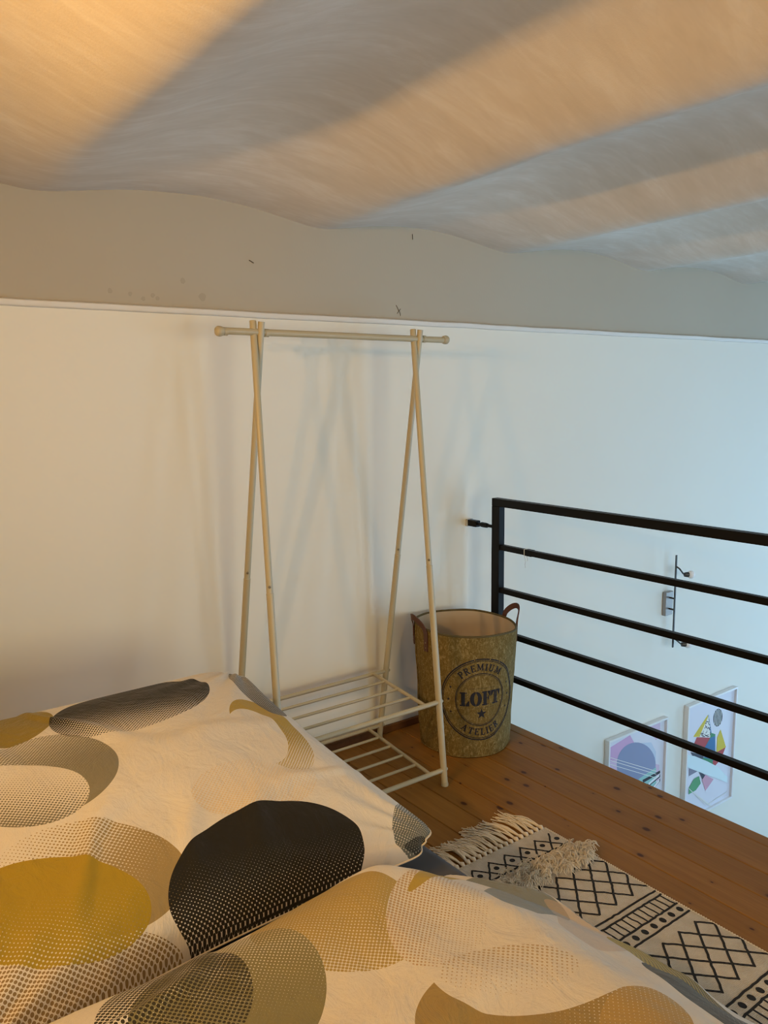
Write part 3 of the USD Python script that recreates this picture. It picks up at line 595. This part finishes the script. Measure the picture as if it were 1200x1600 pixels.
# ------------------------------------------------------------------ railing
rl = thing('railing', 'black steel railing with four slim bars along the loft edge', 'railing')
RX = 2.2265
obj('post', box(RX-.0165, RX+.0165, 2.246, 2.288, 0.0008, .886, .002), M['black_metal'], rl)
obj('post', box(RX-.0165, RX+.0165, -1.02, -.98, 0.0008, .886, .002), M['black_metal'], rl)
obj('top_rail', box(RX-.0165, RX+.0165, -2.6, 2.288, .886, .917, .002), M['black_metal'], rl)
for z in (.7225, .548, .373, .197):
    br = obj('bar', box(RX-.0105, RX+.0105, -2.6, 2.247, z-.0108, z+.0108, .0015), M['black_metal'], rl)
    if z > .7:
        ty = 2.112
        th = [(RX-.0125, ty, z+.012), (RX-.0125, ty, z-.0125), (RX+.0125, ty, z-.0125), (RX+.0125, ty, z+.0125), (RX-.0125, ty, z+.012)]
        hang = [(RX-.012, ty, z-.012), (RX-.014, ty-.006, z-.022), (RX-.013, ty-.009, z-.034), (RX-.014, ty-.006, z-.046), (RX-.014, ty-.010, z-.058)]
        obj('wire_tie', cat_([tube(th, .0017, 6), tube(hang, .0009, 5), tube([(RX-.012, ty-.012, z-.012), (RX-.014, ty-.02, z-.02), (RX-.013, ty-.018, z-.03)], .0012, 5)]), M['wire'], br, label='thin pale wire tie with loose ends')
        obj('tape', box(RX-.0118, RX+.0118, ty-.035, ty-.003, z-.012, z+.012, .001), M['black_metal'], br)
wx, wz = RX-.002, .800
obj('wall_anchor', cat_([rod((wx, 2.287, wz), (wx, 2.345, wz), .0065, 14), lathe([(0, -.02), (.0095, -.02), (.0105, -.012), (.0105, .012), (.0085, .02), (0, .02)], 8, (0, 1, 0), (wx, 2.345, wz)), rod((wx, 2.36, wz), (wx-.001, 2.385, wz), .0055, 12)]), M['black_metal'], rl, 40)
obj('wall_clamp', cat_([box(wx-.0135, wx+.0135, 2.380, 2.428, wz-.0125, wz+.0125, .002)]), M['black_metal'], rl)
obj('anchor_plate', box(wx-.016, wx+.016, 2.427, 2.4395, wz-.015, wz+.015, .0015), M['chrome'], rl, label='bright steel plate on the wall')

# ------------------------------------------------------------------ wall lamp over the lower room
wl = thing('wall_lamp', 'steel wall spotlight bar with two small white globes behind the railing', 'wall lamp', (3.633, WALL, .22))
obj('wall_plate', box(-.033, .033, -.022, -.0006, -.064, .064, .003), M['plate_steel'], wl)
obj('rod', box(-.0055, .0055, -.055, -.049, -.232, .265, .001), M['dark_steel'], wl, label='slim dark vertical bar')
for z in (.032, -.028): obj('standoff', rod((0, -.015, z), (0, -.051, z), .0045, 10), M['dark_steel'], wl)
for z0, z1 in ((.205, .160), (-.180, -.216)):
    c = V(.066, -.098, z1)
    sp = obj('spot_head', cat_([tube([(0, -.053, z0), (.012, -.065, z0-.012), (.028, -.078, z1+.006), (.042, -.086, z1+.002)], .0042, 10),
         lathe([(0, -.012), (.011, -.012), (.0135, 0), (.0135, .012), (0, .012)], 16, c-V(0, -.056, z1), (.044, -.087, z1+.001))]), M['dark_steel'], wl, 40)
    obj('globe', ball(c, .021, 3), M['bulb_glass'], sp, True, label='small white globe bulb')

# ------------------------------------------------------------------ framed prints on the wall of the lower room
def pcol(name, c): return simple('ink_' + name, c, .55)
INK = {k: pcol(k, c) for k, c in dict(paper=(.72, .72, .80), pink=(.62, .38, .60), palepink=(.66, .50, .66), dusk=(.26, .30, .46), mist=(.55, .62, .75), mint=(.30, .56, .53), black=(.02, .02, .03),
     white=(.80, .82, .84), yellow=(.62, .48, .03), red=(.42, .05, .06), green=(.04, .24, .11), blue=(.03, .15, .34), pale=(.66, .80, .84), grey=(.22, .22, .30), char=(.05, .06, .09), rose=(.62, .34, .45), leaf=(.10, .34, .16), ivory=(.78, .78, .74)).items()}
GLAZE = 2.424
def unproj(px, py):                               # where a point of the photograph lies on the picture plane
    d = fw + rt*(px-600)/FPX - up*(py-800)/FPX; k = GLAZE/d[1]; return (d[0]*k, EYE + d[2]*k)
def picture(x0, z1, w, h, label, layers, clipm=.015):
    cx, cz = x0 + w/2, z1 - h/2
    t = thing('framed_print', label, 'picture', (cx, WALL, cz))
    fw_, d = .012, .030
    b = [box(-w/2, w/2, -d, -.0006, h/2-fw_, h/2, .0015), box(-w/2, w/2, -d, -.0006, -h/2, -h/2+fw_, .0015), box(-w/2, -w/2+fw_, -d, -.0006, -h/2+fw_, h/2-fw_, .0015), box(w/2-fw_, w/2, -d, -.0006, -h/2+fw_, h/2-fw_, .0015)]
    obj('frame', cat_(b), M['frame_white'], t)
    obj('backing', box(-w/2+.002, w/2-.002, -.010, -.001, -h/2+.002, h/2-.002), M['frame_side'], t, False)
    obj('sheet', box(-w/2+.008, w/2-.008, -.0155, -.0105, -h/2+.008, h/2-.008), INK['paper'], t, False, label='white sheet of abstract shapes')
    win = sbox(-w/2+fw_, -h/2+fw_, w/2-fw_, h/2-fw_)
    for i, (ink, geom) in enumerate(layers):
        if callable(geom): geom = geom()
        gm = affinity.translate(geom, -cx, -cz).buffer(0).intersection(win)
        if gm.is_empty or not polys(gm): continue
        m = extrude(gm, .00025); m.apply_transform(trimesh.transformations.rotation_matrix(PI/2, [1, 0, 0])); m.apply_translation((0, -.01555-.00012*i, 0))
        obj('printed_shape', m, INK[ink], t, False)
    return t
Q = lambda *pts: Polygon([unproj(900+x/4, 1020+y/4) for x, y in pts]).buffer(0)
def blob(x, y, rx, ry, tilt=0):
    a = np.linspace(0, 2*PI, 40)[:-1]; return Q(*[(x+rx*math.cos(t)*math.cos(tilt)-ry*math.sin(t)*math.sin(tilt), y+rx*math.cos(t)*math.sin(tilt)+ry*math.sin(t)*math.cos(tilt)) for t in a])
circ = blob(376, 700, 122, 140, .0)
stripes1 = [Q((415+dx, 795+dy), (525, 735+dy*.8), (525, 752+dy*.8), (420+dx, 812+dy)) for dx, dy in ((0, 0), (25, 30), (45, 62))]
picture(3.156, -.412, .50, .70, 'framed print of a dusky blue circle over pink, seen below the railing',
    [('pink', Q((185, 610), (338, 515), (385, 600), (300, 660), (205, 690))), ('palepink', Q((430, 460), (526, 425), (526, 520), (500, 545))), ('palepink', Q((190, 690), (300, 650), (520, 700), (520, 800), (190, 800))),
     ('mist', Q((385, 565), (470, 560), (500, 620), (495, 720), (300, 740), (310, 640))), ('dusk', circ), ('mint', Q((390, 790), (500, 715), (500, 830), (440, 840)))]
    + [('black', s) for s in stripes1] + [('white', Q((430+dx, 812+dy), (520, 752+dy), (520, 768+dy), (436+dx, 822+dy))) for dx, dy in ((20, 4), (42, 36))]
    + [('ivory', LineString([unproj(900+a/4, 1020+b/4) for a, b in ((215, 655+o), (500, 740+o))]).buffer(.0016)) for o in (0, 18, 42)])
lines = [('ivory', LineString([unproj(900+x/4, 1020+y/4) for x, y in ((735+k*16, 872+k*12), (700+k*16+66, 905+k*12))]).buffer(.0016)) for k in range(7)]  # hatch painted for a keyboard-like reflection in the glazing
sq = []
r2 = random.Random(4)
tri = Q((828, 395), (770, 525), (842, 528), (836, 445))
for k in range(46):
    x, y = r2.uniform(765, 845), r2.uniform(410, 525); a = r2.uniform(0, 6.28); dx, dy = 7*math.cos(a), 8*math.sin(a)
    sq.append(LineString([unproj(900+p/4, 1020+q/4) for p, q in ((x-dx, y-dy), (x, y+4), (x+dx, y+dy))]).buffer(.0022))
st = blob(887, 405, 28, 56, .12); sb = st.bounds
bars = unary_union([sbox(sb[0]+(sb[2]-sb[0])*k/6-.003, sb[1], sb[0]+(sb[2]-sb[0])*k/6+.003, sb[3]) for k in range(1, 6)]).intersection(st.buffer(-.003))
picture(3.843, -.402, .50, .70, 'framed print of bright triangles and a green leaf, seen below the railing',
    [('black', st), ('ivory', bars), ('yellow', Q((826, 385), (733, 525), (772, 526), (818, 440))), ('blue', Q((829, 385), (818, 430), (838, 500), (847, 503), (836, 430))), ('ivory', tri), ('black', unary_union(sq).intersection(tri)),
     ('red', Q((755, 528), (842, 530), (800, 600), (720, 610))), ('green', Q((842, 500), (870, 508), (870, 600), (800, 600), (838, 530))), ('blue', Q((842, 530), (870, 520), (870, 690), (800, 660), (805, 590))),
     ('yellow', Q((903, 478), (936, 588), (900, 625), (878, 620), (882, 530))), ('red', Q((880, 620), (934, 590), (905, 665), (860, 715), (850, 690), (868, 640))),
     ('char', Q((715, 620), (795, 640), (800, 670), (740, 672))), ('green', Q((790, 655), (850, 665), (860, 720), (800, 700))), ('grey', Q((708, 700), (762, 738), (705, 770))),
     ('char', Q((764, 738), (808, 764), (794, 802))), ('rose', Q((786, 795), (808, 762), (858, 790), (808, 862))), ('leaf', Q((768, 770), (778, 815), (748, 858), (703, 884), (704, 845), (735, 788))),
     ('pale', Q((685, 635), (740, 645), (820, 678), (885, 712), (945, 775), (945, 812), (850, 775), (770, 745), (685, 712))),] + lines  # pale band and hatch: glazing reflection painted as flat shapes
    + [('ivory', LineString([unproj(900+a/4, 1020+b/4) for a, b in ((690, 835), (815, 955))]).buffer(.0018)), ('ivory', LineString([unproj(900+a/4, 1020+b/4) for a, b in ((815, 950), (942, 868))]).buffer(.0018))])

# ------------------------------------------------------------------ rug
RX0, RX1, RY0, RY1 = 1.142, 1.744, .12, 1.563
rg = thing('rug', 'cream woven runner rug with black diamond pattern, a shaggy band and a tasselled end', 'rug')
def mat_rug():
    g = G(); p = g.pos(); w1 = g.node('wave_texture', vector=g.scaled(p, (1., 1., 0.)), scale=95., wave_type='bands', bands_direction='y', distortion=1.2, detail=2.) + '.fac'
    w2 = g.node('wave_texture', vector=g.scaled(p, (1., 1., 0.)), scale=60., wave_type='bands', bands_direction='x', distortion=1.5, detail=2.) + '.fac'
    n = g.noise(p, 30., 3, .6); c = g.ramp(n, [(.3, (.54, .49, .42)), (.7, (.66, .61, .535))])
    h = g.m('multiply', w1, w2)
    c = g.mixc(g.m('multiply', h, .35), c, (.46, .41, .345))
    return g.done('rug_weave', g.pbr(base_color=c, roughness=.95, specular_ior_level=.1, normal=g.bump(h, .6, .003)))
M['rug'] = mat_rug(); M['rug_ink'] = simple('rug_black', (.012, .012, .013), .9); M['yarn'] = simple('cream_yarn', (.74, .68, .58), .95)
Nx, Ny = 40, 120; X, Y = np.meshgrid(np.linspace(RX0, RX1, Nx), np.linspace(RY0, RY1, Ny), indexing='ij')
def rug_h(x, y): return .0055 + .0022*(meshkit.fbm(np.stack([np.asarray(x)*6, np.asarray(y)*5, 0*np.asarray(x)], -1), 2, 3)-.4)
Z = rug_h(X, Y); n = Nx*Ny; q = grid_faces(Nx, Ny); top = np.stack([X, Y, Z], -1).reshape(-1, 3); bt = top.copy(); bt[:, 2] = .0008
border = np.concatenate([np.arange(Nx)*Ny, (Nx-1)*Ny+np.arange(1, Ny), (np.arange(Nx-2, -1, -1))*Ny+Ny-1, np.arange(Ny-2, 0, -1)]); bb = np.roll(border, -1)
obj('woven_field', (np.vstack([top, bt]), np.vstack([q, q[:, ::-1]+n, np.stack([bb, border, border+n, bb+n], 1)])), M['rug'], rg, 40)
for xe in (RX0, RX1):
    yy = np.arange(RY0, RY1, .0035); path = np.stack([xe + .0022*np.sin(yy*900), yy, rug_h(0*yy+xe, yy)-.001 + .0012*np.cos(yy*900)], 1); obj('edge_cord', tube(path, .0024, 6), M['yarn'], rg, True, label='overcast cream edge')
wv = random.Random(11)
def wline(a, b, w=.0062):
    a, b = np.array(a, float), np.array(b, float); L = np.linalg.norm(b-a); k = max(3, int(L/.012)); pts = [a+(b-a)*i/k + np.array([wv.gauss(0, .0007), wv.gauss(0, .0007)]) for i in range(k+1)]
    return LineString(pts).buffer(w/2, cap_style=1, join_style=1, quad_segs=3)
ink = []
def lattice(ytop, dx=.067, hh=.035, rows=5, flip=1):
    k0 = [1.71-dx*i for i in range(-3, 13)]
    for x in k0:
        for s in (-1, 1):
            a = (x, ytop)
            for r in range(rows):
                b = (a[0]+s*dx/2, a[1]-flip*hh)
                if RX0 < min(a[0], b[0]) and max(a[0], b[0]) < RX1+.01: ink.append(wline(a, b, .0062))
                a = b
def cross(y, w=.0058): ink.append(wline((RX0+.004, y), (RX1-.004, y), w))
def eyes(y, up_=1):
    xs_ = [1.727-.0625*i for i in range(10)]
    for x in xs_:
        ink.append(affinity.scale(Point(x, y-.006*up_).buffer(.0085, 6), 1.0, .92))
        for s in (-1, 1):
            for (ya, yb, xa, xb) in ((y+.026*up_, y-.010*up_, 0, .031), (y-.010*up_, y-.040*up_, .031, .006)):
                p, q_ = (x+s*xa, ya), (x+s*xb, yb)
                if p[0] < RX1-.002 and q_[0] < RX1-.002: ink.append(wline(p, q_, .0055))
eyes(1.505); cross(1.465)
def band(ys, flip=1):
    y = ys; cross(y); cross(y-.019*flip); cross(y-.067*flip); cross(y-.104*flip)
    x = RX1-.012
    while x > RX0+.01: ink.append(wline((x, y-.020*flip), (x+.0015, y-.066*flip), .0046)); x -= .0232
    x = RX1-.020
    while x > RX0+.01: ink.append(affinity.scale(Point(x, y-.0855*flip).buffer(.010, 6), .82, 1.0)); x -= .0365
lattice(1.367); band(1.167); lattice(1.030); band(.722, -1); lattice(.685); band(.49); lattice(.352, rows=4)
pat = unary_union([g_ for g_ in ink]).intersection(sbox(RX0+.002, RY0+.002, RX1-.002, RY1-.002)).simplify(.0004)
v_, f_ = [], []
ms = []
for p in polys(pat):
    m = trimesh.creation.extrude_polygon(p, .0005, engine='earcut'); m.vertices[:, 2] += rug_h(m.vertices[:, 0], m.vertices[:, 1]) + .0002; ms.append(m)
obj('woven_pattern', cat_(ms), M['rug_ink'], rg, False, label='black woven lines, diamonds and dots')
def strand(p, d, L, r, droop, wob=.004, k=7, sides=4):
    pts = []; ph = rng.uniform(0, 6.28, 2); side = np.array([-d[1], d[0], 0]); 
    for i in range(k):
        t = i/(k-1); w = wob*t; pts.append(p + d*L*t + side*w*math.sin(5*t+ph[0]) + V(0, 0, droop(t)) + V(0, 0, .3*w*math.sin(4*t+ph[1])))
    return tube(pts, r*np.linspace(1, .75, k), sides, True)
x = RX0 + .010; kk = 0
while x < RX1 - .004:
    ang = rng.uniform(-.30, .30) + PI/2 + .12; L = rng.uniform(.105, .148); d0 = V(math.cos(ang), math.sin(ang), 0); ss = []
    base = V(x, RY1-.002, .0075)
    ss.append(ball(base+V(0, .009, .0), .0066, 2, (1, 1.3, .85)) if False else tube([base+V(0, -.002, 0), base+V(0, .006, .002), base+V(0, .016, .0)], [.0035, .0072, .0045], 8))
    for s in range(11):
        a = ang + rng.normal(0, .10); hgt = rng.uniform(.004, .013)
        ss.append(strand(base+V(rng.normal(0, .002), .012, rng.uniform(-.001, .002)), V(math.cos(a), math.sin(a), 0), L*rng.uniform(.78, 1.05), .0021, lambda t, h=hgt: h*math.sin(PI*min(t*1.1, 1))-.0045*t, .006))
    obj('tassel', cat_(ss), M['yarn'], rg, True); x += .0215; kk += 1
sh = []
for i in range(520):
    px_, py_ = rng.uniform(RX0+.002, RX1-.002), rng.uniform(1.376, 1.446); a0 = rng.normal(-PI/2, 1.0); L0 = rng.uniform(.020, .042); h0 = rng.uniform(.010, .030)
    for k in range(5):
        a = a0 + rng.normal(0, .22); L = L0*rng.uniform(.8, 1.2); h = h0*rng.uniform(.8, 1.15)
        sh.append(strand(V(px_+rng.normal(0, .0022), py_+rng.normal(0, .0022), .006), V(math.cos(a), math.sin(a), 0), L, .0013, lambda t, h=h: h*math.sin(PI*.85*t)**.8 if t > 0 else 0, .006, 6, 3))
obj('shaggy_band', cat_(sh), M['yarn'], rg, True, label='raised shaggy band of cut yarn', kind='stuff')

# ------------------------------------------------------------------ the bed's reading light: a wall bar with two bulbs, left of the picture
bl = thing('reading_lamp', 'steel wall lamp bar with two warm globes above the bed', 'wall lamp', (LEFT, 1.015, 1.70))
obj('wall_plate', box(.0006, .016, -.06, .06, -.033, .033, .003), M['chrome'], bl)
obj('rod', box(.07, .078, -.30, .30, -.005, .005, .001), M['dark_steel'], bl)
for y in (-.03, .03): obj('standoff', rod((.014, y, 0), (.073, y, 0), .0045, 10), M['dark_steel'], bl)
for p in LAMPS:
    c = V(*p) - V(LEFT, 1.015, 1.70); e = V(.078, c[1], 0); d = (c-e)/np.linalg.norm(c-e)
    sp = obj('spot_head', rod(e, c-d*.034, .005, 10), M['dark_steel'], bl)
    obj('lamp_socket', lathe([(0, 0), (.013, 0), (.013, .016), (0, .016)], 16, d, c-d*.042), M['dark_steel'], sp)
